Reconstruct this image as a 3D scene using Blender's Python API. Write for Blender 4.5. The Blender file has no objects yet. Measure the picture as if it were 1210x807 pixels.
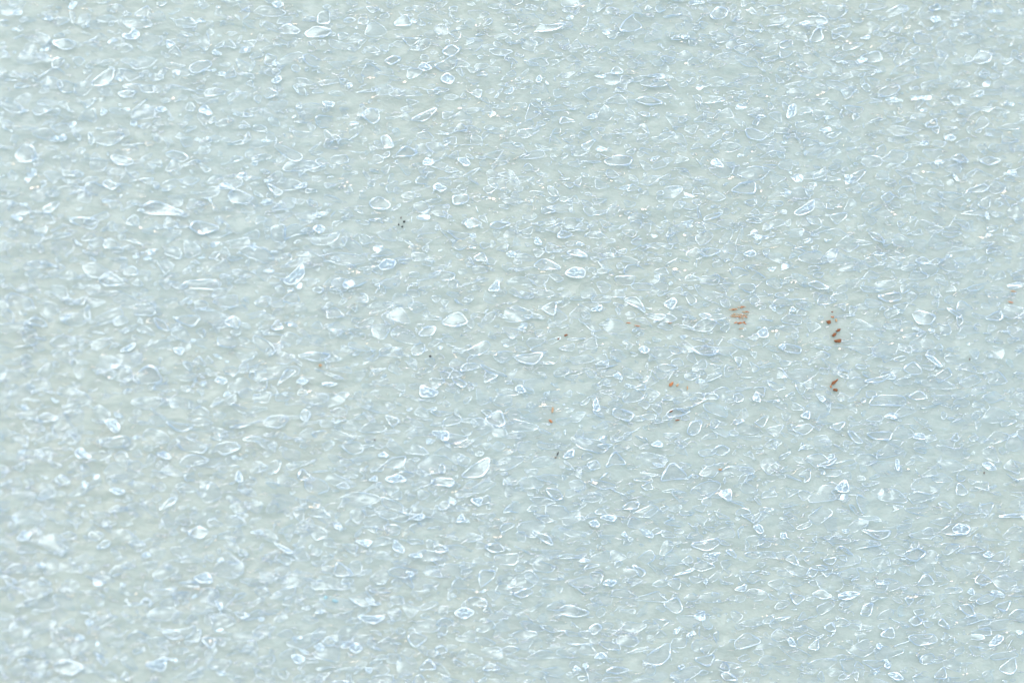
import bpy, math
import numpy as np
from mathutils import Vector, Matrix

rng = np.random.default_rng(11)
PW, PH = 1210.0, 807.0                      # the photograph's frame

# ------------------------------------------------------------------ camera
SC = bpy.context.scene
FW = 0.12                                   # metres of foam across the frame
DIST, YAW, PITCH, FOCAL = 0.30, math.radians(15), math.radians(9), 90.0
vdir = Vector((-math.sin(YAW), -math.sin(PITCH) * math.cos(YAW), math.cos(YAW) * math.cos(PITCH))).normalized()
cam_d = bpy.data.cameras.new('camera')
cam = bpy.data.objects.new('camera', cam_d)
SC.collection.objects.link(cam)
CPOS = vdir * DIST
fz = vdir                                    # camera looks along -fz
fx = Vector((0, 1, 0)).cross(fz).normalized()
fy = fz.cross(fx)
cam.matrix_world = Matrix(((fx.x, fy.x, fz.x, CPOS.x), (fx.y, fy.y, fz.y, CPOS.y), (fx.z, fy.z, fz.z, CPOS.z), (0, 0, 0, 1)))
cam_d.sensor_width = 36.0
cam_d.lens = FOCAL
cam_d.clip_start, cam_d.clip_end = 0.01, 100
SC.camera = cam
cam_d.dof.use_dof = True
cam_d.dof.aperture_fstop = 19.0
FOCUS_X = 0.026
cam_d.dof.focus_distance = (CPOS - Vector((FOCUS_X, 0, 0))).dot(fz)

# ------------------------------------------------------------------ sky, sun, exposure
SUN_DIR = Vector((-0.20, 0.36, 0.90)).normalized()
el = math.asin(SUN_DIR.z)
az = math.atan2(SUN_DIR.x, SUN_DIR.y)
w = bpy.data.worlds.new('World')
SC.world = w
w.use_nodes = True
nt = w.node_tree
sky = nt.nodes.new('ShaderNodeTexSky')
sky.sky_type = 'NISHITA'
sky.sun_disc = False
sky.sun_elevation = el
sky.sun_rotation = az
sky.dust_density = 2.0
sky.ozone_density = 1.0
sky.air_density = 1.0
nt.links.new(sky.outputs['Color'], nt.nodes['Background'].inputs['Color'])
nt.nodes['Background'].inputs['Strength'].default_value = 0.15
sl = bpy.data.lights.new('sun', 'SUN')
sl.energy = 0.8
sl.angle = math.radians(34)
sl.color = (1.0, 0.98, 0.95)
so = bpy.data.objects.new('sun', sl)
so.rotation_euler = SUN_DIR.to_track_quat('Z', 'Y').to_euler()
SC.collection.objects.link(so)
SC.view_settings.view_transform = 'Standard'
SC.view_settings.look = 'None'
SC.view_settings.gamma = 1
SC.view_settings.use_curve_mapping = False
SC.view_settings.exposure = 0.95
SC.cycles.transparent_max_bounces = 24
SC.cycles.max_bounces = 8
SC.cycles.caustics_reflective = False
SC.cycles.caustics_refractive = False

# ------------------------------------------------------------------ where a point of the photo lies on the sheet
HX = 36.0 / FOCAL / 2
HY = HX * PH / PW
def plane(px, py):
    px = np.asarray(px, float); py = np.asarray(py, float)
    u = (px / PW * 2 - 1) * HX
    v = -(py / PH * 2 - 1) * HY
    d = [u * fx[i] + v * fy[i] - fz[i] for i in range(3)]
    t = -CPOS.z / d[2]
    return CPOS.x + d[0] * t, CPOS.y + d[1] * t
MM = 0.001
_wr = np.random.default_rng(5)
_waves = [(_wr.normal(0, 1, 2), _wr.uniform(0, 6.28)) for _ in range(30)]
def noise2(x, y, k):                         # smooth noise about -1..1, k waves per metre
    s = 0
    for (a, p) in _waves:
        s = s + np.sin((a[0] * x + a[1] * y) * k * 6.28 + p)
    return s / 5.0
ROW = 2.75 * MM
def relief(x, y):                            # the furrowed top of the foam
    ph = y / ROW * 6.283 + 1.3 * noise2(x * 0.5, y, 55) + 2.2 * noise2(x, y, 14)
    amp = 0.022 + 0.016 * noise2(x + 1, y, 25)
    return MM * (amp * np.sin(ph) + 0.05 * noise2(x, y + 2, 150) + 0.022 * noise2(x + 3, y, 420))

# ------------------------------------------------------------------ materials
def mat(name):
    m = bpy.data.materials.new(name)
    m.use_nodes = True
    m.node_tree.nodes.clear()
    return m, m.node_tree.nodes, m.node_tree.links

def foam_material():
    m, N, L = mat('milky_foam')
    out = N.new('ShaderNodeOutputMaterial'); p = N.new('ShaderNodeBsdfPrincipled')
    tc = N.new('ShaderNodeTexCoord')
    n1 = N.new('ShaderNodeTexNoise'); n1.inputs['Scale'].default_value = 260; n1.inputs['Detail'].default_value = 8; n1.inputs['Roughness'].default_value = 0.62
    n2 = N.new('ShaderNodeTexNoise'); n2.inputs['Scale'].default_value = 28; n2.inputs['Detail'].default_value = 2
    vo = N.new('ShaderNodeTexVoronoi'); vo.inputs['Scale'].default_value = 620; vo.feature = 'SMOOTH_F1'; vo.inputs['Smoothness'].default_value = 0.35
    mp = N.new('ShaderNodeMapping'); mp.inputs['Scale'].default_value = (0.55, 1, 1)
    L.new(tc.outputs['Object'], mp.inputs['Vector'])
    L.new(mp.outputs['Vector'], n1.inputs['Vector'])
    L.new(tc.outputs['Object'], n2.inputs['Vector'])
    r = N.new('ShaderNodeValToRGB')
    r.color_ramp.elements[0].position = .3; r.color_ramp.elements[0].color = (0.446, 0.499, 0.403, 1)
    r.color_ramp.elements[1].position = .7; r.color_ramp.elements[1].color = (0.476, 0.530, 0.430, 1)
    L.new(n1.outputs['Fac'], r.inputs['Fac'])
    r2 = N.new('ShaderNodeValToRGB')
    r2.color_ramp.elements[0].position = .35; r2.color_ramp.elements[0].color = (1, 1, 0.985, 1)
    r2.color_ramp.elements[1].position = .65; r2.color_ramp.elements[1].color = (0.965, 0.995, 1.02, 1)
    L.new(n2.outputs['Fac'], r2.inputs['Fac'])
    # walls of the closed cells just under the skin, a little whiter than the cells
    nd = N.new('ShaderNodeTexNoise'); nd.inputs['Scale'].default_value = 700; nd.inputs['Detail'].default_value = 2
    L.new(mp.outputs['Vector'], nd.inputs['Vector'])
    va = N.new('ShaderNodeVectorMath'); va.operation = 'MULTIPLY_ADD'; va.inputs[1].default_value = (0.0014, 0.0014, 0.0014)
    L.new(nd.outputs['Color'], va.inputs[0]); L.new(mp.outputs['Vector'], va.inputs[2])
    prev = r2.outputs['Color']
    L.new(va.outputs[0], vo.inputs['Vector'])
    for sc_, lo, amt in ((560, 0.05, 1.05), (1150, 0.06, 1.04)):
        ve = N.new('ShaderNodeTexVoronoi'); ve.feature = 'DISTANCE_TO_EDGE'; ve.inputs['Scale'].default_value = sc_
        L.new(va.outputs[0], ve.inputs['Vector'])
        rw = N.new('ShaderNodeValToRGB')
        rw.color_ramp.elements[0].position = 0.0; rw.color_ramp.elements[0].color = (amt, amt, amt * 1.01, 1)
        rw.color_ramp.elements[1].position = lo; rw.color_ramp.elements[1].color = (0.99, 0.99, 0.99, 1)
        L.new(ve.outputs['Distance'], rw.inputs['Fac'])
        mw = N.new('ShaderNodeMix'); mw.data_type = 'RGBA'; mw.blend_type = 'MULTIPLY'; mw.inputs['Factor'].default_value = 1
        L.new(prev, mw.inputs[6]); L.new(rw.outputs['Color'], mw.inputs[7]); prev = mw.outputs[2]
    mx = N.new('ShaderNodeMix'); mx.data_type = 'RGBA'; mx.blend_type = 'MULTIPLY'; mx.inputs['Factor'].default_value = 1
    L.new(r.outputs['Color'], mx.inputs[6]); L.new(prev, mx.inputs[7])
    L.new(mx.outputs[2], p.inputs['Base Color'])
    p.inputs['Roughness'].default_value = 0.4
    p.inputs['Subsurface Weight'].default_value = 1.0
    p.inputs['Subsurface Radius'].default_value = (0.9, 1.0, 1.0)
    p.inputs['Subsurface Scale'].default_value = 0.0028
    p.inputs['Specular IOR Level'].default_value = 0.3
    b = N.new('ShaderNodeBump'); b.inputs['Strength'].default_value = 0.5; b.inputs['Distance'].default_value = 0.0005
    ad = N.new('ShaderNodeMath'); ad.operation = 'ADD'
    L.new(vo.outputs['Distance'], ad.inputs[0]); L.new(n1.outputs['Fac'], ad.inputs[1])
    L.new(ad.outputs[0], b.inputs['Height']); L.new(b.outputs['Normal'], p.inputs['Normal'])
    L.new(p.outputs[0], out.inputs['Surface'])
    return m

def film_material(name, tint, refl, milk, rough, bump=0.10, bscale=600, white=(0.86, 0.94, 0.97), edge=0.10):
    """clear polyethylene film: lets light through, mirrors a little, a trace of milkiness"""
    m, N, L = mat(name)
    out = N.new('ShaderNodeOutputMaterial')
    tr = N.new('ShaderNodeBsdfTransparent'); gl = N.new('ShaderNodeBsdfGlossy'); df = N.new('ShaderNodeBsdfDiffuse')
    gl.inputs['Color'].default_value = (*tint, 1); gl.inputs['Roughness'].default_value = rough
    df.inputs['Color'].default_value = (*white, 1)
    tc = N.new('ShaderNodeTexCoord')
    nz = N.new('ShaderNodeTexNoise'); nz.inputs['Scale'].default_value = bscale; nz.inputs['Detail'].default_value = 3
    nz.inputs['Distortion'].default_value = 1.2
    mp = N.new('ShaderNodeMapping'); mp.inputs['Scale'].default_value = (0.6, 1, 1)
    L.new(tc.outputs['Object'], mp.inputs['Vector']); L.new(mp.outputs['Vector'], nz.inputs['Vector'])
    b = N.new('ShaderNodeBump'); b.inputs['Strength'].default_value = bump; b.inputs['Distance'].default_value = 0.0004
    L.new(nz.outputs['Fac'], b.inputs['Height'])
    L.new(b.outputs['Normal'], gl.inputs['Normal'])
    lw = N.new('ShaderNodeLayerWeight'); lw.inputs['Blend'].default_value = 0.25
    mr = N.new('ShaderNodeMapRange'); mr.inputs['To Min'].default_value = refl; mr.inputs['To Max'].default_value = min(1, refl + edge)
    L.new(lw.outputs['Fresnel'], mr.inputs['Value'])
    m1 = N.new('ShaderNodeMixShader'); m1.inputs[0].default_value = milk
    tl = N.new('ShaderNodeBsdfTranslucent'); tl.inputs['Color'].default_value = (*white, 1)
    m0 = N.new('ShaderNodeMixShader'); m0.inputs[0].default_value = 0.35
    L.new(df.outputs[0], m0.inputs[1]); L.new(tl.outputs[0], m0.inputs[2])
    L.new(tr.outputs[0], m1.inputs[1]); L.new(m0.outputs[0], m1.inputs[2])
    m2 = N.new('ShaderNodeMixShader')
    L.new(mr.outputs[0], m2.inputs[0]); L.new(m1.outputs[0], m2.inputs[1]); L.new(gl.outputs[0], m2.inputs[2])
    L.new(m2.outputs[0], out.inputs['Surface'])
    return m

BLUE = (0.74, 0.92, 1.0)  # pale blue of the sky highlights, put into the film's mirror tint
M_FOAM = foam_material()
M_FILM = film_material('clear_film', BLUE, 0.042, 0.05, 0.17)
M_RIM = film_material('film_rim', (0.90, 1.0, 0.98), 0.28, 0.12, 0.17, bump=0.08, white=(0.95, 0.98, 1.0), edge=0.04)
M_WARM = film_material('warm_glint_film', (1.0, 0.87, 0.66), 0.26, 0.12, 0.14, bump=0.08, edge=0.05)  # warm colour of sun glints put into the mirror tint
M_GLINT = film_material('bright_glint_film', (1.0, 0.98, 0.95), 0.30, 0.12, 0.14, bump=0.05, white=(0.95, 0.98, 1.0), edge=0.05)  # for the threads and the beads added as sparkle
M_GLOSS = film_material('lit_gloss_film', (0.62, 0.86, 1.0), 0.15, 0.10, 0.15, bump=0.10, bscale=480)  # lit copy of the clear film, blue highlight put into its tint
M_THIN = film_material('thin_film_rim', (0.90, 1.0, 0.98), 0.16, 0.09, 0.18, bump=0.08, white=(0.95, 0.98, 1.0), edge=0.04)
MATS = [M_FILM, M_RIM, M_WARM, M_GLINT, M_GLOSS, M_THIN]

def grain_material(name, c0, c1, rough=0.7):
    m, N, L = mat(name)
    out = N.new('ShaderNodeOutputMaterial'); p = N.new('ShaderNodeBsdfPrincipled')
    tc = N.new('ShaderNodeTexCoord'); n = N.new('ShaderNodeTexNoise')
    n.inputs['Scale'].default_value = 2200; n.inputs['Detail'].default_value = 4
    L.new(tc.outputs['Object'], n.inputs['Vector'])
    r = N.new('ShaderNodeValToRGB')
    r.color_ramp.elements[0].position = .35; r.color_ramp.elements[0].color = (*c0, 1)
    r.color_ramp.elements[1].position = .65; r.color_ramp.elements[1].color = (*c1, 1)
    L.new(n.outputs['Fac'], r.inputs['Fac']); L.new(r.outputs['Color'], p.inputs['Base Color'])
    p.inputs['Roughness'].default_value = rough
    L.new(p.outputs[0], out.inputs['Surface'])
    return m

# ------------------------------------------------------------------ mesh collector
class Coll:
    def __init__(s): s.v, s.q, s.t, s.qm, s.tm, s.n = [], [], [], [], [], 0
    def add(s, v, q=None, qm=0, t=None, tm=0):
        if q is not None: s.q.append(q + s.n); s.qm.append(np.full(len(q), qm, np.int32))
        if t is not None: s.t.append(t + s.n); s.tm.append(np.full(len(t), tm, np.int32))
        s.v.append(v); s.n += len(v)
    def build(s, name, mats, parent=None):
        v = np.concatenate(s.v)
        q = np.concatenate(s.q) if s.q else np.zeros((0, 4), int)
        t = np.concatenate(s.t) if s.t else np.zeros((0, 3), int)
        mi = np.concatenate([*s.qm, *s.tm]).astype(np.int32)
        me = bpy.data.meshes.new(name)
        me.vertices.add(len(v)); me.vertices.foreach_set('co', v.astype(np.float32).ravel())
        nl = len(q) * 4 + len(t) * 3
        me.loops.add(nl)
        me.loops.foreach_set('vertex_index', np.concatenate([q.ravel(), t.ravel()]).astype(np.int32))
        me.polygons.add(len(q) + len(t))
        me.polygons.foreach_set('loop_start', np.concatenate([np.arange(len(q)) * 4, len(q) * 4 + np.arange(len(t)) * 3]).astype(np.int32))
        for m in mats: me.materials.append(m)
        me.polygons.foreach_set('material_index', mi)
        me.update(calc_edges=True)
        me.polygons.foreach_set('use_smooth', np.ones(len(q) + len(t), bool))
        o = bpy.data.objects.new(name, me)
        SC.collection.objects.link(o)
        if parent: o.parent = parent
        return o

# ------------------------------------------------------------------ the foam sheet itself
def foam_sheet():
    c = Coll()
    SX, SY, TH = 0.30, 0.24, 0.010
    def axis(half, inner, n_in, n_out):
        a = np.linspace(-inner, inner, n_in)
        o = np.linspace(inner, half, n_out + 1)[1:]
        return np.concatenate([-o[::-1], a, o])
    xs = axis(SX, 0.085, 560, 110); ys = axis(SY, 0.062, 560, 160)
    X, Y = np.meshgrid(xs, ys)
    Z = relief(X, Y)
    nx, ny = len(xs), len(ys)
    v = np.stack([X.ravel(), Y.ravel(), Z.ravel()], 1)
    i = (np.arange(ny - 1)[:, None] * nx + np.arange(nx - 1)[None, :]).ravel()
    q = np.stack([i, i + 1, i + 1 + nx, i + nx], 1)
    c.add(v, q)
    ring = np.concatenate([np.arange(nx), (np.arange(1, ny)) * nx + nx - 1, (ny - 1) * nx + np.arange(nx - 2, -1, -1), np.arange(ny - 2, 0, -1) * nx])
    lo = v[ring].copy(); lo[:, 2] = -TH
    n = len(ring); k = np.arange(n); k2 = (k + 1) % n
    c.add(np.concatenate([v[ring], lo]), np.stack([k, k + n, k2 + n, k2], 1))
    c.add(np.array([[-SX, -SY, -TH], [-SX, SY, -TH], [SX, SY, -TH], [SX, -SY, -TH]]), np.array([[0, 1, 2, 3]]))
    return c.build('foam_sheet', [M_FOAM])
sheet = foam_sheet()
sheet['label'] = 'pale blue-green translucent foam sheet covered in glossy irregular film cells'
sheet['category'] = 'foam sheet'

# ------------------------------------------------------------------ film cells
def round_poly(p, K, it=2, cut=0.22):
    p = np.asarray(p, float)
    for _ in range(it):
        q = np.roll(p, -1, 0)
        p = np.stack([p * (1 - cut) + q * cut, p * cut + q * (1 - cut)], 1).reshape(-1, 2)
    q = np.vstack([p, p[:1]])
    d = np.concatenate([[0], np.cumsum(np.hypot(*np.diff(q, axis=0).T))])
    s = np.linspace(0, d[-1], K, endpoint=False)
    return np.stack([np.interp(s, d, q[:, 0]), np.interp(s, d, q[:, 1])], 1)

def cell(c, poly_px, tilt, lift, rim, dome, K=24, M=6, mats=(0, 1), it=2, cut=0.17, rough=0.12, fold=None):
    """one collapsed bubble: a domed film inside a swollen rim. tilt = slopes of the film, rim in mm"""
    o = round_poly(poly_px, K, it, cut)
    x, y = plane(o[:, 0], o[:, 1])
    cx, cy = x.mean(), y.mean()
    dx, dy = x - cx, y - cy
    R = math.sqrt(np.mean(dx * dx + dy * dy)) + 1e-9
    a = rng.uniform(0, 6.28, 3)
    th = np.arange(K) / K * 6.283
    zw = rough * R * (0.6 * np.sin(2 * th + a[0]) + 0.4 * np.sin(3 * th + a[1]))
    z0 = float(relief(cx, cy)) + lift * MM
    zr = z0 + tilt[0] * dx + tilt[1] * dy + zw
    vs = [np.array([[cx, cy, z0 + dome * R]])]
    for f in (0.3, 0.62, 0.86):
        n = 1 + 0.12 * np.sin(2 * th + a[2]) * (1 - f)
        zz = z0 + (tilt[0] * dx + tilt[1] * dy) * f + zw * f * f + dome * R * (1 - f * f)
        if fold is not None:
            zz = zz + fold * R * np.sin(f * 3.1) * np.sin(3 * th + a[1]) * 0.5
        vs.append(np.stack([cx + dx * f * n, cy + dy * f * n, zz], 1))
    k = np.arange(K); k2 = (k + 1) % K
    tris = np.stack([np.zeros(K, int), 1 + k, 1 + k2], 1)
    quads = [np.stack([1 + r * K + k, 1 + (r + 1) * K + k, 1 + (r + 1) * K + k2, 1 + r * K + k2], 1) for r in (0, 1)]
    # last film ring runs into the rim's centre line
    vs.append(np.stack([x, y, zr], 1))
    quads.append(np.stack([1 + 2 * K + k, 1 + 3 * K + k, 1 + 3 * K + k2, 1 + 2 * K + k2], 1))
    c.add(np.concatenate(vs), np.concatenate(quads), mats[0], tris, mats[0])
    # rim tube
    P = np.stack([x, y, zr], 1)
    T = np.roll(P, -1, 0) - np.roll(P, 1, 0); T /= np.linalg.norm(T, axis=1)[:, None] + 1e-12
    B = np.cross(T, [0, 0, 1.0]); B /= np.linalg.norm(B, axis=1)[:, None] + 1e-12
    U = np.cross(B, T)
    rr = rim * MM * (0.75 + 0.55 * np.sin(th + a[0]) * np.sin(2 * th + a[2]) + 0.15 * np.sin(5 * th + a[1]))
    rr = np.maximum(rr, rim * MM * 0.35)
    m = np.arange(M) / M * 6.283
    V = P[:, None, :] + rr[:, None, None] * (np.cos(m)[None, :, None] * B[:, None, :] + 0.8 * np.sin(m)[None, :, None] * U[:, None, :])
    ii = np.arange(M); jj = (ii + 1) % M
    q = np.stack([(k[:, None] * M + ii).ravel(), (k[:, None] * M + jj).ravel(), (k2[:, None] * M + jj).ravel(), (k2[:, None] * M + ii).ravel()], 1)
    c.add(V.reshape(-1, 3), q, mats[1])

HV = (SUN_DIR + vdir).normalized()           # a film with this normal mirrors the sun to the viewer
HT = (-HV.x / HV.z, -HV.y / HV.z)

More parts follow.
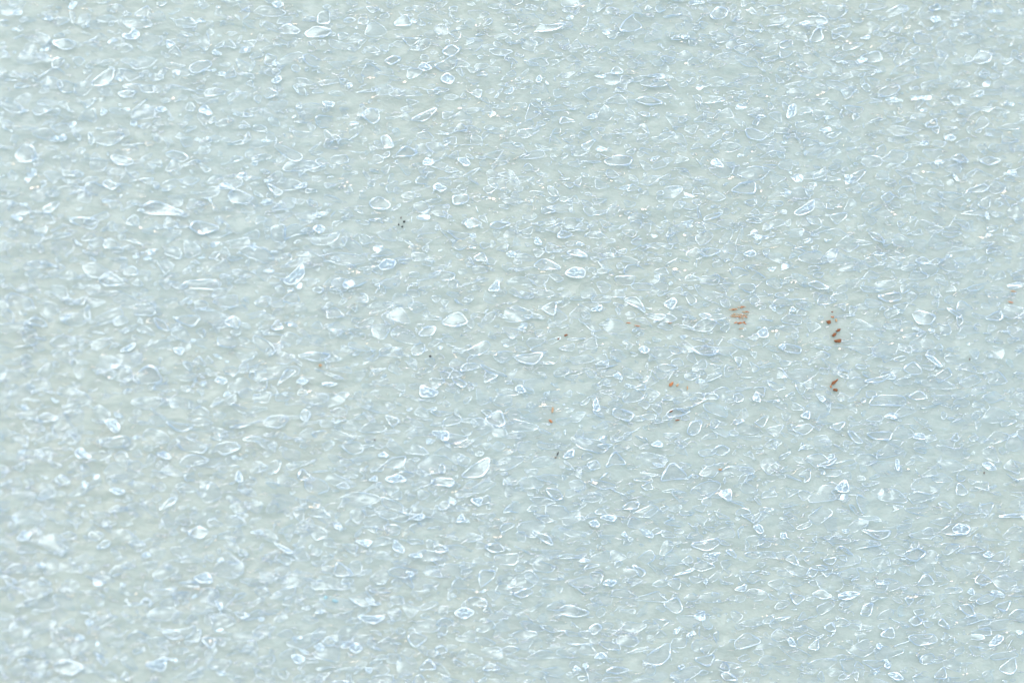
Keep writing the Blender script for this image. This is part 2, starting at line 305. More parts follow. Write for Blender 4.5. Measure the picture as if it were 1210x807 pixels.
# conspicuous cells: column and row of a 4 x 3.998 grid over the picture, kind, outline in quarter pixels
HERO = '''
0 0 F 570,165 610,165 625,140 655,160 650,190 600,190
0 0 R 890,320 925,295 985,290 1000,310 960,335 930,350 900,345
0 0 R 520,740 545,730 600,750 635,770 590,785 545,775
0 0 F 935,525 965,490 1000,540 985,550 950,535
0 0 R 240,200 290,240 340,235 360,200 300,190
0 0 R 420,400 480,350 540,310 530,380 480,410
0 0 R 555,440 600,430 640,440 620,460 570,460
0 0 F 265,655 300,640 315,655 290,675
0 0 W 730,520 760,505 785,525 760,535
0 0 R 70,730 110,680 160,700 170,760 90,770
1 0 R 105,135 150,115 210,150 190,165 120,160
1 0 F 70,20 110,10 130,30 100,45
1 0 R 640,125 700,65 740,125
1 0 F 70,385 105,360 120,380 90,400
1 0 F 310,480 370,490 360,510 320,500
1 0 R 490,545 530,515 575,520 580,570 550,590
1 0 R 225,160 280,125 360,150 330,175 250,180
1 0 F 425,400 445,395 452,410 437,420
1 0 R 600,290 650,265 685,280 640,310
1 0 R 870,250 920,210 960,240 920,275
1 0 F 760,320 790,295 830,330 790,340
1 0 W 870,370 900,345 935,375 915,405 880,390
1 0 R 720,570 800,530 860,510 800,575
1 0 R 650,740 700,690 760,720 740,740
1 0 F 780,780 800,745 840,770 820,785
1 0 F 945,750 985,745 1010,780 985,790
1 0 R 585,650 620,640 650,700 600,705
2 0 R 930,75 970,35 1020,50 1000,90 950,95
2 0 R 500,150 530,100 580,65 570,90 620,130 560,155
2 0 R 70,150 100,105 170,125 250,120 200,150
2 0 W 110,380 130,355 140,385 120,395
2 0 R 220,590 235,550 300,580 260,580
2 0 R 1095,610 1140,610 1210,640 1170,670 1110,650
2 0 F 930,775 960,745 1000,800
2 0 R 430,760 490,735 570,745 550,785 450,780
2 0 R 570,475 640,455 720,490 640,500
2 0 R 460,350 490,310 530,350
2 0 R 320,690 400,655 350,720
3 0 F 85,565 95,505 130,490 125,550
3 0 R 190,205 215,150 245,130 260,195
3 0 R 755,40 800,20 815,45 770,55
3 0 F 760,90 800,80 805,105 780,110
3 0 F 430,185 480,170 470,190
3 0 R 840,455 905,460 910,500 880,500
3 0 R 430,270 520,240 540,290 470,300
3 0 R 960,290 1000,240 1050,260 1040,295 1000,305
3 0 F 825,655 855,640 885,655 860,670
3 0 R 860,745 910,725 950,770 890,765
3 0 R 740,590 790,560 800,600 745,605
3 0 R 990,760 1040,740 1100,760 1040,785
0 1 R 1075,115 1100,85 1200,130 1160,160 1090,150
0 1 R 840,560 880,520 1000,515 1040,545 1020,565 910,555
0 1 R 815,705 860,685 950,685 910,740
0 1 R 320,240 350,220 470,235 440,285
0 1 R 480,60 510,45 560,75 520,95
0 1 F 50,220 80,212 110,235 80,235
0 1 R 120,720 150,695 200,700 225,740
0 1 R 1050,720 1100,685 1130,710 1120,750
0 1 R 890,270 920,235 1050,270 950,305
0 1 R 195,180 270,145 280,160 230,205
0 1 R 460,520 510,470 600,540 500,545
0 1 R 640,180 735,140 890,215 700,205
0 1 R 720,690 780,720 800,760 740,740
1 1 F 125,520 175,480 220,435 228,490 190,535 150,540
1 1 F 575,450 610,415 660,430 640,465 590,470
1 1 F 265,275 300,255 325,280 300,300
1 1 F 830,80 855,60 900,85 870,105
1 1 F 1085,570 1140,510 1145,570
1 1 R 980,245 1020,225 1070,255 1000,275
1 1 R 1095,265 1130,240 1205,250 1140,280
1 1 R 925,120 1000,115 1000,150 930,165
1 1 R 530,150 580,120 635,160 620,185 550,180
1 1 R 45,60 95,125 130,105 90,80
1 1 R 170,80 240,55 230,85
1 1 R 870,720 920,675 965,670 1000,720 930,740
1 1 R 760,780 790,740 850,735 830,780
1 1 R 260,565 285,550 320,560 300,580
1 1 R 1025,410 1070,385 1090,430 1040,425
1 1 R 65,750 100,700 130,750
2 1 F 245,485 290,455 340,470 335,510 275,505
2 1 F 710,630 755,600 775,620 750,660
2 1 R 95,450 150,410 240,465 130,470
2 1 R 130,650 210,610 200,690
2 1 R 250,390 300,370 360,410 310,405
2 1 F 370,655 420,635 420,660 380,665
2 1 R 520,610 590,590 630,680 600,650
2 1 R 910,215 1000,195 970,220 900,240
2 1 R 210,315 230,280 290,300 250,320
2 1 R 1020,100 1080,60 1150,50 1145,110 1090,110
2 1 F 1085,395 1130,375 1150,400 1120,410
2 1 F 1150,765 1195,735 1205,785 1175,790
2 1 R 860,385 930,365 990,380 920,410
2 1 R 875,680 910,675 940,690 900,700
2 1 F 100,345 115,310 140,355
3 1 F 120,200 180,160 215,135 210,190 150,215
3 1 R 525,130 570,100 600,125 560,155
3 1 R 680,670 720,660 790,690 760,730 700,720
3 1 R 180,535 230,520 290,560 240,560
3 1 R 830,640 910,680 900,700
3 1 R 1010,700 1100,655 1100,710
3 1 R 465,290 520,300 555,345 500,330
3 1 R 690,425 730,405 770,440 720,440
3 1 F 95,665 115,640 130,665
3 1 R 510,590 620,575 630,610 560,620
3 1 R 920,100 1010,65 1040,80 1010,105
3 1 F 1020,220 1030,190 1040,240
3 1 F 870,25 880,20 900,55 885,50
0 2 F 490,375 540,365 565,410 545,435 510,405
0 2 F 350,525 375,500 435,550 370,550
0 2 R 770,375 850,390 925,390 870,425 830,420
0 2 R 620,170 690,115 730,125 770,195 650,200
0 2 F 735,530 775,515 810,550 780,555
0 2 R 160,370 210,335 285,365 210,380
0 2 F 510,700 545,690 590,705 560,725
0 2 F 1010,185 1030,165 1075,190 1045,205
0 2 R 1010,490 1050,540 1140,500 1080,470
0 2 R 255,650 290,630 335,665 290,680
0 2 F 1105,655 1125,600 1145,665
0 2 F 810,35 870,30 850,70
0 2 F 560,50 600,20 640,10 620,40
0 2 F 95,300 140,320 115,325
0 2 F 235,265 280,285 260,290
0 2 R 740,800 800,740 840,735 810,770
1 2 R 35,380 70,350 140,350 155,370 110,410 45,400
1 2 R 205,345 225,320 255,335 245,370 220,375
1 2 F 770,260 775,205 800,215 860,240 830,265
1 2 F 600,650 670,625 710,660 640,665
1 2 F 525,655 565,635 570,660
1 2 R 190,650 215,595 260,640 285,655
1 2 R 960,640 1010,590 1100,540 1095,600 1060,640
1 2 R 1070,365 1150,320 1175,390 1140,405
1 2 F 820,420 905,425 900,470 870,465
1 2 R 920,160 1000,200 970,220 930,190
1 2 F 185,190 215,170 245,190 220,205
1 2 R 180,70 270,50 360,65 300,100
1 2 F 300,195 390,200 340,215
1 2 R 600,345 680,370 640,410
1 2 F 1005,745 1070,735 1050,780
1 2 R 820,670 850,640 930,650 925,685
1 2 F 570,540 600,520 625,545
2 2 F 10,220 40,205 60,240 30,245
2 2 F 380,300 395,255 415,325 390,330
2 2 R 435,600 470,530 490,520 545,580 470,580
2 2 F 235,550 265,515 290,510 285,545
2 2 R 725,340 760,315 850,325 800,350 740,360
2 2 R 690,660 750,560 835,645 760,650
2 2 R 840,30 900,20 980,35 950,65 890,65
2 2 R 470,350 480,310 580,340 550,380
2 2 F 470,165 500,145 520,185
2 2 F 1130,275 1150,230 1170,290
2 2 F 590,35 625,20 645,45 620,60
2 2 F 965,715 1030,690 1030,760
2 2 R 510,790 560,750 600,760 590,790
2 2 R 820,430 840,380 895,370 880,430 850,445
2 2 F 650,490 690,465 710,500
2 2 R 565,225 620,200 630,230
2 2 R 150,690 220,700 240,740 200,750
2 2 R 930,520 985,485 1030,510 990,540
2 2 R 1040,370 1100,370 1050,395
2 2 R 0,70 150,50 110,110 40,100
3 2 R 45,25 80,10 160,30 150,60 70,45
3 2 F 48,24 68,12 80,30 70,42
3 2 R 470,300 510,250 640,260 650,305 560,300
3 2 R 455,430 580,425 575,465 500,460
3 2 F 735,60 775,70 820,125 790,115
3 2 F 680,455 700,430 735,440 735,465
3 2 R 105,410 190,385 210,410 170,445
3 2 R 280,400 370,375 330,425
3 2 F 1005,580 1040,565 1075,605 1040,610
3 2 F 315,690 365,645 380,710 335,710
3 2 R 215,590 330,545 290,585
3 2 F 600,555 615,555 612,610 600,605
3 2 R 660,260 710,230 755,270 690,275
3 2 R 630,130 690,90 730,150 680,160
3 2 R 440,190 520,170 590,150 530,195
3 2 R 885,720 895,660 945,710 920,725
3 2 R 860,465 885,425 900,470
3 2 R 370,420 400,425 450,480 410,480
3 2 F 145,350 195,325 190,370
0 3 F 75,125 110,85 150,100 120,135
0 3 R 880,100 930,65 985,90 945,125
0 3 F 910,305 980,280 1000,330 940,330
0 3 F 1010,410 1050,440 1035,465
0 3 R 1100,465 1185,485 1130,500
0 3 F 670,720 790,675 770,755
0 3 R 175,340 190,305 250,340
0 3 F 400,515 420,500 440,515 420,535
0 3 R 755,560 850,555 925,530 900,580 810,600
0 3 R 940,590 1025,595 995,645
0 3 R 440,655 510,700 490,730
0 3 F 665,205 690,185 710,205 690,215
0 3 R 0,290 85,325 40,345
0 3 F 350,590 375,575 400,590 375,600
0 3 R 240,730 300,690 400,725 330,770
0 3 R 660,420 690,405 720,425 690,440
0 3 R 450,170 490,130 525,140 500,165
0 3 F 165,245 190,238 215,252 190,262
1 3 F 930,475 975,445 1030,470 980,505
1 3 F 470,480 540,490 610,490 560,525 510,515
1 3 F 435,640 465,610 500,640 470,665
1 3 R 710,590 740,560 815,590 745,640
1 3 W 165,675 200,670 230,690 205,715 180,705
1 3 F 80,145 100,145 175,190 150,195
1 3 R 365,300 380,225 470,300
1 3 F 735,25 770,5 795,20 770,40
1 3 F 940,45 970,0 985,45
1 3 F 640,170 655,125 695,170 690,195
1 3 R 830,170 860,145 910,180 860,190
1 3 F 710,205 770,190 780,215
1 3 F 700,275 745,285 730,305
1 3 R 1070,160 1140,140 1175,180 1120,190
1 3 F 270,470 330,460 300,480
1 3 F 510,730 550,735 530,760
1 3 R 1060,745 1100,705 1160,740
1 3 R 1050,270 1130,275 1120,310 1050,360
1 3 R 760,740 815,685 850,740
1 3 F 460,130 550,135 520,165
1 3 F 270,630 300,615 320,640 295,655
1 3 R 350,800 400,790 450,805 400,815
1 3 R 510,400 600,435 540,435
1 3 R 840,640 880,625 905,655 860,670
2 3 F 420,335 450,315 490,325 470,350
2 3 R 705,430 780,395 805,455 770,480
2 3 R 830,150 970,120 975,150 920,185
2 3 R 560,240 635,280 605,310
2 3 R 205,470 260,430 370,475 300,495
2 3 R 85,85 170,110 195,160 130,125
2 3 F 360,45 395,35 410,65 380,70
2 3 F 410,25 440,12 490,20 470,45
2 3 R 0,385 70,355 100,375 50,405
2 3 F 755,300 790,285 860,260 840,280
2 3 F 1040,365 1105,335 1095,375
2 3 R 1045,610 1100,560 1185,610 1055,650
2 3 R 615,710 650,660 740,605 740,680 700,720
2 3 F 380,690 415,655 450,685
2 3 R 435,750 480,725 560,740 500,760
2 3 F 330,720 345,710 358,725 345,738
2 3 F 280,745 300,720 325,745
2 3 R 985,760 1010,750 1070,790 1000,790
2 3 R 845,690 960,665 930,730
2 3 F 815,585 850,555 865,575
2 3 R 360,545 400,520 425,545 380,580
2 3 F 900,330 912,310 920,325 910,340
2 3 R 1000,180 1040,175 1060,220
2 3 R 780,730 800,715 815,725 795,740
2 3 F 510,105 530,90 540,120
2 3 F 1135,65 1170,55 1185,95 1160,100
3 3 R 430,75 500,90 575,85 560,115 520,130
3 3 F 870,75 900,50 950,75 930,105 880,95
3 3 R 810,90 870,50 950,60 945,105 850,105
3 3 R 630,195 700,165 750,190 700,230 660,225
3 3 F 330,390 370,370 440,380 380,410 345,410
3 3 R 430,485 450,435 495,425 480,490
3 3 R 695,345 745,280 790,340
3 3 R 75,220 120,195 145,255
3 3 R 250,225 320,210 310,240 285,245
3 3 R 205,385 250,360 300,395 260,410
3 3 R 95,375 180,400 130,440
3 3 R 260,540 300,515 320,560 280,560
3 3 F 560,760 600,750 635,785 600,790
3 3 F 55,120 60,95 85,100 80,125
3 3 R 180,295 195,260 235,275 215,305
3 3 R 895,440 950,430 980,490 930,480
3 3 R 1060,440 1150,410 1120,470
3 3 F 90,600 105,585 130,630 100,630
3 3 R 185,640 235,590 235,650
3 3 F 1035,630 1080,570 1110,590 1080,625
3 3 R 1080,740 1160,675 1170,735 1140,765
3 3 R 770,780 830,720 845,785
3 3 R 970,325 1000,285 1060,325 1010,345
3 3 F 935,375 955,355 970,380 955,390
3 3 R 520,580 585,535 595,595
3 3 R 640,400 690,410 660,440
3 3 R 660,510 700,485 730,520 690,535
3 3 R 795,525 820,495 860,555
3 3 R 330,160 350,158 410,205 370,190
3 3 F 1010,200 1040,180 1055,205 1035,215
3 3 F 545,725 558,695 575,725 560,735
3 3 W 505,630 520,612 535,630 520,645
3 3 R 650,580 780,570 800,610 700,630
3 3 R 1090,15 1200,5 1200,22 1095,22
'''
heroes = []
for line in HERO.strip().splitlines():
    a = line.split()
    p = np.array([[float(t) for t in s.split(',')] for s in a[3:]]) / 3.993
    p += np.array([int(a[0]) * 302.3, int(a[1]) * 201.8])
    x, y = p[:, 0], p[:, 1]
    area = 0.5 * abs(np.dot(x, np.roll(y, 1)) - np.dot(y, np.roll(x, 1)))
    heroes.append((a[2], p, area))
heroes.sort(key=lambda h: -h[2])
small = Coll()
for i, (kind, p, area) in enumerate(heroes):
    c = Coll() if i < 100 else small
    R_ = math.sqrt(area)
    if kind == 'R':
        ang = rng.uniform(0, 6.28); s = rng.uniform(0.0, 0.22)
        cell(c, p, (HT[0] * 0.3 + s * math.cos(ang), s * math.sin(ang)), 0.32, rng.uniform(0.10, 0.15), rng.uniform(-0.06, 0.12), K=40, M=8, it=2, rough=0.10)
    else:
        cell(c, p, (HT[0] + rng.normal(0, .05), HT[1] + rng.normal(0, .05)), 0.40, rng.uniform(0.09, 0.14), rng.uniform(0.06, 0.20), K=40, M=8,
             it=2, rough=0.05, fold=rng.uniform(0.10, 0.26), mats=(4, 1) if kind == 'W' else (4, 1))
    if i < 100:
        c.build('film_cell', MATS, sheet)
GRIT = ((875, 374, 15), (980, 374, 9), (986, 392, 10), (985, 456, 9), (794, 456, 8), (473, 264, 7), (658, 539, 7), (650, 490, 6), (664, 398, 6))
hero_xy = np.array([p.mean(0) for _, p, _ in heroes]); hero_r = np.array([math.sqrt(a) * 0.62 for *_, a in heroes])

# the countless other cells, one part
def row_snap(px, py):
    x, y = plane(px, py)
    return np.sin(y / ROW * 6.283 + 1.3 * noise2(x * 0.5, y, 55) + 2.2 * noise2(x, y, 14))
X0, X1, Y0, Y1 = -260, 1470, -190, 1000
def scatter(n):
    px = rng.uniform(X0, X1, n * 4); py = rng.uniform(Y0, Y1, n * 4)
    keep = rng.uniform(0, 1, n * 4) < 0.66 + 0.34 * row_snap(px, py) + 0.25 * np.clip((px - 600) / 600, -1, 1) * np.clip((500 - py) / 500, -0.5, 1)
    return px[keep][:n], py[keep][:n]
def rand_poly(px, py, r):
    n = rng.choice([3, 3, 4, 4, 5, 6])
    a = np.sort(rng.uniform(0, 6.28, n)) if rng.random() < 0.4 else (np.arange(n) + rng.uniform(-.3, .3, n)) / n * 6.28 + rng.uniform(0, 6.28)
    q = rng.uniform(0.5, 1.3, n)
    e = rng.uniform(1.15, 2.2)
    p = np.stack([np.cos(a) * q * e, np.sin(a) * q / e ** 0.3], 1) * r
    t = rng.normal(0, 0.15); ct, st = math.cos(t), math.sin(t)
    return p @ np.array([[ct, st], [-st, ct]]) + np.array([px, py])
grid = {}
px, py = scatter(36000)
rad = np.clip(rng.lognormal(1.80, 0.45, len(px)), 2.5, 12.5) * (1.08 - 0.30 * (1 - py / PH)) * np.where(px > 400, 1.0, 1.1)
order = np.argsort(-rad * rng.uniform(0.6, 1.4, len(px)))       # large cells first, small ones settle between them
for x, y, r in zip(px[order], py[order], rad[order]):
    d = np.hypot(hero_xy[:, 0] - x, hero_xy[:, 1] - y)
    if np.any(d < hero_r + r * 0.5): continue
    if any(math.hypot(a - x, b - y) < q + r for a, b, q in GRIT): continue
    ang = rng.uniform(0, 6.28); s = abs(rng.normal(0, 0.26))
    big = r > 6
    gx, gy = int(x // 16), int(y // 16)
    if any(math.hypot(a - x, b - y) < 0.64 * (r + q) for i in range(gx - 2, gx + 3) for j in range(gy - 2, gy + 3) for (a, b, q) in grid.get((i, j), ())): continue
    grid.setdefault((gx, gy), []).append((x, y, r))
    lit = rng.random() < (0.14 if x < 360 else 0.11 if x > 820 and y < 300 else 0.06) and r < 6.5
    tl_ = (HT[0] + rng.normal(0, .08), HT[1] + rng.normal(0, .08)) if lit else (s * math.cos(ang), s * math.sin(ang))
    cell(small, rand_poly(x, y, r), tl_, rng.uniform(0.05, 0.28), rng.uniform(0.045, 0.10) * (1.0 if big else 0.8),
         rng.uniform(-0.12, 0.25), K=22 if big else 14, M=6 if big else 5, it=1 if rng.random() < .75 else 2, cut=rng.uniform(0.10, 0.24), fold=rng.uniform(-.25, .25),
         mats=(0, 2) if r < 4.5 and rng.random() < 0.06 else (4 if lit else 0, 1 if lit or rng.random() < 0.36 else 5), rough=0.14)
# the finest cells fill the gaps between the others
px, py = scatter(14000)
for x, y in zip(px, py):
    r = rng.uniform(1.6, 3.6)
    if any(math.hypot(a - x, b - y) < q for a, b, q in GRIT): continue
    gx, gy = int(x // 16), int(y // 16)
    if any(math.hypot(a - x, b - y) < 0.6 * (r + q) for i in range(gx - 1, gx + 2) for j in range(gy - 1, gy + 2) for (a, b, q) in grid.get((i, j), ())): continue
    grid.setdefault((gx, gy), []).append((x, y, r))
    ang = rng.uniform(0, 6.28); s = abs(rng.normal(0, 0.3))
    if rng.random() < 0.05:                  # cream glint added as a warm-tinted flake, now and then a short row
        for j in range(1 if rng.random() < .6 else rng.integers(2, 5)):
            cell(small, rand_poly(x + j * rng.uniform(2.5, 4.5), y + rng.normal(0, 1.2), rng.uniform(1.0, 2.1)), (HT[0] + rng.normal(0, .1), HT[1] + rng.normal(0, .1)), rng.uniform(0.1, 0.22), 0.03,
                 rng.uniform(0, 0.2), K=8, M=4, mats=(2, 2), it=1)
        continue
    cell(small, rand_poly(x, y, r), (s * math.cos(ang), s * math.sin(ang)), rng.uniform(0.03, 0.2), rng.uniform(0.03, 0.07), rng.uniform(-0.1, 0.25), K=10, M=4,
         mats=(0, 2) if rng.random() < 0.08 else (0, 1 if rng.random() < 0.3 else 5), rough=0.18, it=1)
so_ = small.build('small_film_cells', MATS, sheet); so_['kind'] = 'stuff'

# threads of film between the cells, and beads added for sparkle
thr = Coll()
px, py = scatter(9000)
for x, y in zip(px, py):
    n = 9; L = rng.uniform(4, 20) * (1.05 - 0.3 * (1 - y / PH)); t = rng.normal(0, 0.32); cv = rng.normal(0, 1.0)
    s = np.linspace(-.5, .5, n)
    ang = t + cv * s * 2
    qx = x + np.cumsum(np.cos(ang)) * L / n; qy = y + np.cumsum(np.sin(ang)) * L / n
    wx, wy = plane(qx, qy)
    z = relief(wx, wy) + MM * (rng.uniform(0.02, 0.2) + 0.05 * np.sin(s * 6 + x))
    P = np.stack([wx, wy, z], 1); T = np.gradient(P, axis=0); T /= np.linalg.norm(T, axis=1)[:, None]
    B = np.cross(T, [0, 0, 1.0]); U = np.cross(B, T)
    rr = rng.uniform(0.025, 0.06) * MM * np.sqrt(np.maximum(1 - (2 * s) ** 2, 0.02))
    M = 5; m = np.arange(M) / M * 6.283
    V = P[:, None, :] + rr[:, None, None] * (np.cos(m)[None, :, None] * B[:, None, :] + np.sin(m)[None, :, None] * U[:, None, :])
    k = np.arange(n - 1); ii = np.arange(M); jj = (ii + 1) % M
    q = np.stack([(k[:, None] * M + ii).ravel(), (k[:, None] * M + jj).ravel(), ((k + 1)[:, None] * M + jj).ravel(), ((k + 1)[:, None] * M + ii).ravel()], 1)
    thr.add(V.reshape(-1, 3), q, 2 if rng.random() < 0.2 else 3)
# little domes added to flash as sparkle, many of them in short rows
dth = np.arange(8) / 8 * 6.283
def glint_bead(x, y, r, mi):
    wx, wy = plane(x, y); wx = float(wx); wy = float(wy); z = float(relief(wx, wy)) + 0.05 * MM
    e = rng.uniform(1, 1.7)
    vs = [np.array([[wx, wy, z + r * MM * .8]])]
    for f, h in ((.5, .65), (.85, .3), (1, -.25)):
        vs.append(np.stack([wx + np.cos(dth) * r * MM * f * e, wy + np.sin(dth) * r * MM * f, np.full(8, z + r * MM * h)], 1))
    k = np.arange(8); k2 = (k + 1) % 8
    t = np.stack([0 * k, 1 + k, 1 + k2], 1)
    q = np.concatenate([np.stack([1 + a * 8 + k, 9 + a * 8 + k, 9 + a * 8 + k2, 1 + a * 8 + k2], 1) for a in (0, 1)])
    thr.add(np.concatenate(vs), q, mi, t, mi)
px, py = scatter(3400)
for x, y in zip(px, py):
    nrow = 1 if rng.random() < .55 else rng.integers(3, 8)
    warm = rng.random() < (0.55 if nrow > 1 else 0.35)
    st = rng.uniform(1.6, 2.6)
    for j in range(nrow):
        glint_bead(x + j * st, y + rng.normal(0, 1.0), rng.uniform(0.06, 0.14), 2 if warm and rng.random() < .8 else 3)
to_ = thr.build('film_threads', MATS, sheet); to_['kind'] = 'stuff'

# ------------------------------------------------------------------ dirt caught on the foam
G_RUST = grain_material('rust_brown_grit', (0.15, 0.045, 0.011), (0.42, 0.165, 0.045))
G_ORANGE = grain_material('orange_grit', (0.46, 0.16, 0.05), (0.60, 0.28, 0.11))
G_TAN = grain_material('tan_stain', (0.44, 0.26, 0.12), (0.60, 0.42, 0.24))
G_BLACK = grain_material('black_grit', (0.006, 0.005, 0.005), (0.03, 0.02, 0.016))
G_GREY = grain_material('grey_brown_grit', (0.13, 0.10, 0.07), (0.28, 0.23, 0.18))
G_TEAL = grain_material('teal_chip', (0.30, 0.52, 0.50), (0.40, 0.60, 0.60), 0.4)

def lump(bm_coll, x, y, hw, hh, rot, lift, jag=0.42, n=11):
    """an irregular grain: stacked uneven rings round the grain's axis"""
    th = np.arange(n) / n * 6.283
    rj = 1 + rng.uniform(-jag, jag, n)
    ct, st = math.cos(rot), math.sin(rot)
    vs = []
    for f, h in ((0.55, 0.75), (0.9, 0.4), (1.0, 0.0), (0.7, -0.6)):
        u = np.cos(th) * hw * f * rj * (1 + rng.uniform(-.08, .08, n)); v_ = np.sin(th) * hh * f * rj * (1 + rng.uniform(-.08, .08, n))
        wx, wy = plane(x + u * ct - v_ * st, y + u * st + v_ * ct)
        cx, cy = plane(x, y)
        s = min(hw, hh) * 0.1 * MM
        z = float(relief(cx, cy)) + lift * MM + s * h + rng.uniform(-.12, .12, n) * s
        vs.append(np.stack([wx, wy, z], 1))
    cx, cy = plane(x, y)
    z0 = float(relief(cx, cy)) + lift * MM
    top = np.array([[float(cx), float(cy), z0 + min(hw, hh) * 0.1 * MM * 0.95]])
    k = np.arange(n); k2 = (k + 1) % n
    q = np.concatenate([np.stack([a * n + k, (a + 1) * n + k, (a + 1) * n + k2, a * n + k2], 1) for a in range(3)])
    t = np.stack([np.full(n, 4 * n), k, k2], 1)
    bm_coll.add(np.concatenate(vs + [top]), q, 0, t, 0)

def grain(name, label, cat, group, m, spots, lift=0.26):
    c = Coll()
    for (x, y, hw, hh, rot) in spots: lump(c, x, y, hw, hh, rot, lift)
    o = c.build(name, [m])
    # put the origin at the grain
    co = np.concatenate(c.v).mean(0); o.data.transform(Matrix.Translation(-Vector(co))); o.location = Vector(co)
    o['label'] = label; o['category'] = cat
    if group: o['group'] = group
    return o
def Q(c, r, x, y): return c * 302.3 + x / 3.993, r * 201.8 + y / 3.993

RG = 'rust brown grit on the foam'
def one(c, r, x, y, hw, hh, rot, m, label, name='grit_grain', cat='grit', group=RG, lift=0.26):
    if m is G_BLACK: lift, hw, hh = 0.36, hw * 1.05, hh * 1.05
    X, Y = Q(c, r, x, y)
    return grain(name, label, cat, group, m, [(X, Y, hw, hh, rot)], lift)
# the big tan stain: one flake showing through the cells as several streaks
ex, ey = Q(2, 1, 1072, 690)
ox, oy = plane(ex, ey)
st = bpy.data.objects.new('dirt_flake', None); SC.collection.objects.link(st)
st.location = (float(ox), float(oy), 0)
st['label'] = 'largest tan brown flake, broken into horizontal streaks by the film over it'; st['category'] = 'dirt flake'
streaks = [(1042, 657, 1.3, .9, 0, G_RUST), (1052, 653, 1.0, .7, .3, G_RUST), (1066, 722, 1.4, .9, 0, G_RUST), (1094, 717, 1.4, .9, .3, G_RUST)]
for row, x0, x1, n_, big in ((644, 1066, 1098, 4, .9), (656, 1026, 1062, 5, 1.0), (668, 1086, 1118, 4, .8), (679, 1034, 1114, 7, .9), (690, 1030, 1112, 8, 1.1), (699, 1066, 1090, 2, .6), (720, 1052, 1100, 6, 1.0), (746, 1064, 1090, 3, .7)):
    for k in range(n_):
        streaks.append((x0 + (x1 - x0) * (k + .5) / n_ + rng.normal(0, 2), row + rng.normal(0, 2.0), rng.uniform(1.2, 2.4) * big, rng.uniform(.55, .95) * big, rng.normal(0, .25), G_ORANGE if row == 720 or rng.random() < .25 else G_TAN))
for (x, y, hw, hh, rot, m) in streaks:
    X, Y = Q(2, 1, x, y); c = Coll(); lump(c, X, Y, hw, hh, rot, 0.12)
    o = c.build('streak', [m]); o.parent = st; o.matrix_parent_inverse = Matrix.Translation(-st.location)
one(3, 1, 288, 716, 3.0, 2.0, .5, G_RUST, 'rust brown grain at the lower left of the fine speckled cluster')
one(3, 1, 303, 692, 2.2, 1.2, .3, G_ORANGE, 'orange speck in the middle of the fine speckled cluster')
one(3, 1, 302, 668, 1.1, 0.8, 0, G_RUST, 'tiny dark speck topping the fine speckled cluster')
one(3, 1, 320, 708, 1.5, 2.2, .2, G_TAN, 'tan upright speck at the right of the fine speckled cluster')
one(3, 1, 330, 755, 2.8, 1.7, -.35, G_RUST, 'small dark brown grain just above and right of its touching partner')
one(3, 1, 313, 774, 3.2, 2.2, -.5, G_RUST, 'dark brown grain leaning down and left below its smaller partner')
one(3, 1, 330, 804, 4.0, 2.3, 0, G_RUST, 'broad rust brown grain lying flat below the slanted pair')
one(3, 2, 311, 193, 4.6, 1.8, -.72, G_RUST, 'slanted brown sliver forming the upper arm of the arrow shaped pair')
one(3, 2, 318, 228, 4.2, 2.2, .1, G_RUST, 'flat brown grain forming the lower arm of the arrow shaped pair')
one(3, 2, 296, 212, 1.1, 1.5, 0, G_ORANGE, 'tiny orange speck at the point of the arrow shaped pair')
one(2, 2, 750, 202, 3.2, 2.0, -.3, G_ORANGE, 'bright orange grain left of its faint tan specks')
one(2, 2, 779, 208, 1.6, 2.0, .4, G_TAN, 'faint tan speck just right of the bright orange grain')
one(2, 2, 826, 222, 1.0, 2.6, 0, G_TAN, 'faint tan upright streak further right of the bright orange grain')
one(2, 2, 750, 331, 2.8, 0.9, -.35, G_RUST, 'thin brown sliver inside the left end of a pointed oval film cell')
one(2, 2, 782, 371, 2.8, 1.0, -.2, G_RUST, 'thin brown sliver below the pointed oval film cell')
one(2, 2, 182, 376, 2.8, 1.4, .6, G_ORANGE, 'orange slanted speck below the faint upright brown smear')
one(2, 2, 190, 325, 1.1, 4.0, .1, G_TAN, 'faint upright brown smear under a wide shallow film fold')
one(2, 1, 254, 777, 2.2, 1.4, -.3, G_RUST, 'right hand rust speck of a close pair inside a pale ring')
one(2, 1, 218, 794, 1.6, 1.2, -.4, G_RUST, 'left hand smaller rust speck of the close pair by a pale ring')
one(2, 1, 548, 720, 3.0, 0.8, .2, G_ORANGE, 'thin orange streak, left one of two in a line')
one(2, 1, 590, 733, 2.8, 0.7, .15, G_ORANGE, 'thin orange streak, right one of two in a line')
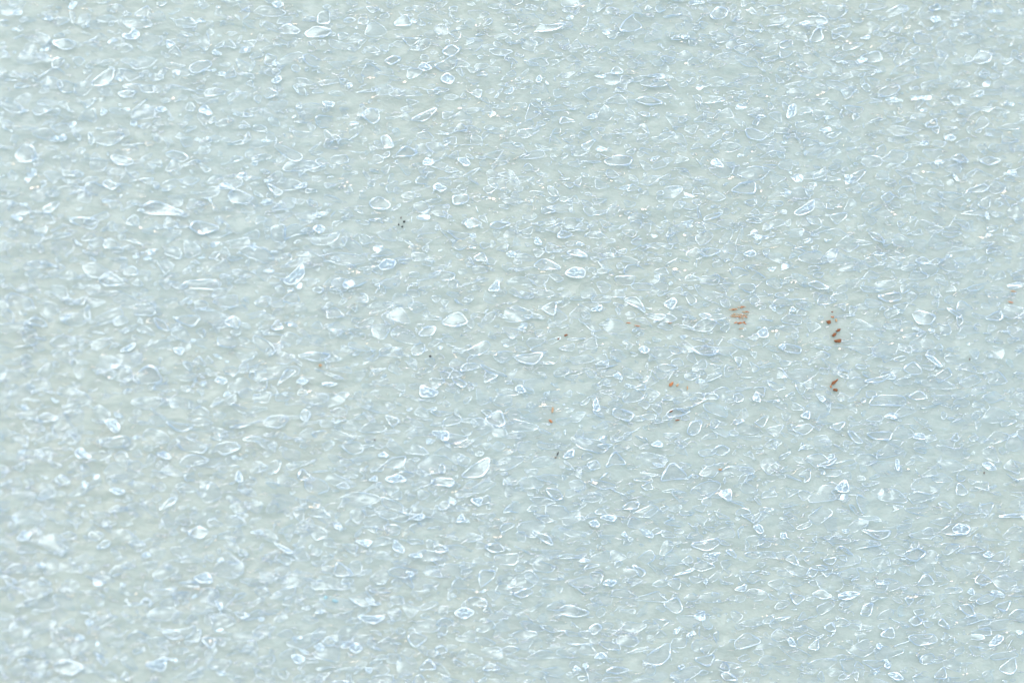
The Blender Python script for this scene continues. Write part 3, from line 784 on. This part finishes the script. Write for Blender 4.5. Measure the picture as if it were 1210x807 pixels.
one(2, 1, 745, 720, 2.6, 0.9, 0, G_TAN, 'pale orange streak alone between the thin streaks and the largest flake')
one(2, 2, 980, 606, 2.2, 1.4, 0, G_TAN, 'tan brown speck alone beneath a small starburst of film')
one(3, 1, 1154, 571, 3.2, 1.0, 0, G_TAN, 'pale tan streak inside a long oval cell by the right edge')
one(3, 1, 1145, 622, 2.8, 0.9, .3, G_ORANGE, 'pale orange streak below the long oval cell by the right edge')
DG = 'black grit on the foam'
one(1, 1, 697, 243, 1.5, 1.3, 0, G_BLACK, 'largest black grain, at the right of the cluster of four', group=DG)
one(1, 1, 687, 267, 1.3, 1.1, 0, G_BLACK, 'black grain at the bottom of the cluster of four', group=DG)
one(1, 1, 671, 257, 0.8, 1.3, .2, G_BLACK, 'narrow dark grain at the left of the cluster of four', group=DG)
one(1, 1, 682, 226, 0.8, 1.4, .1, G_GREY, 'faint brownish grain topping the cluster of four black grains', group=DG)
one(2, 2, 214, 530, 1.0, 2.6, .35, G_BLACK, 'black slanted splinter beside a bright white cell', group=DG)
one(2, 2, 205, 548, 1.0, 1.6, .5, G_GREY, 'grey brown chip at the foot of the black slanted splinter', group=DG)
one(1, 2, 820, 71, 1.3, 1.2, 0, G_BLACK, 'lone black dot above a pale blue film cell near the centre', group=DG)
one(1, 2, 303, 114, 2.0, 1.6, 0, G_TAN, 'lone blurred brown dot below a bright ragged film cell')
one(1, 2, 559, 463, 1.0, 1.2, 0, G_GREY, 'tiny grey dot left of a warm yellow glint', group=DG)
one(3, 2, 950, 85, 0.9, 1.8, 0, G_GREY, 'faint grey upright tick on the right part of the foam', group=DG)
one(3, 2, 1018, 620, 1.0, 1.6, .2, G_GREY, 'faint grey speck under a bright glossy cell on the right', group=DG)
TG = 'blue green chips on the foam'
one(1, 3, 368, 416, 3.6, 1.8, .2, G_TEAL, 'deeper teal chip, right one of two blurred chips', name='plastic_chip', cat='chip', group=TG)
one(1, 3, 328, 402, 3.2, 2.0, -.3, G_TEAL, 'paler teal chip, left one of two blurred chips', name='plastic_chip', cat='chip', group=TG)
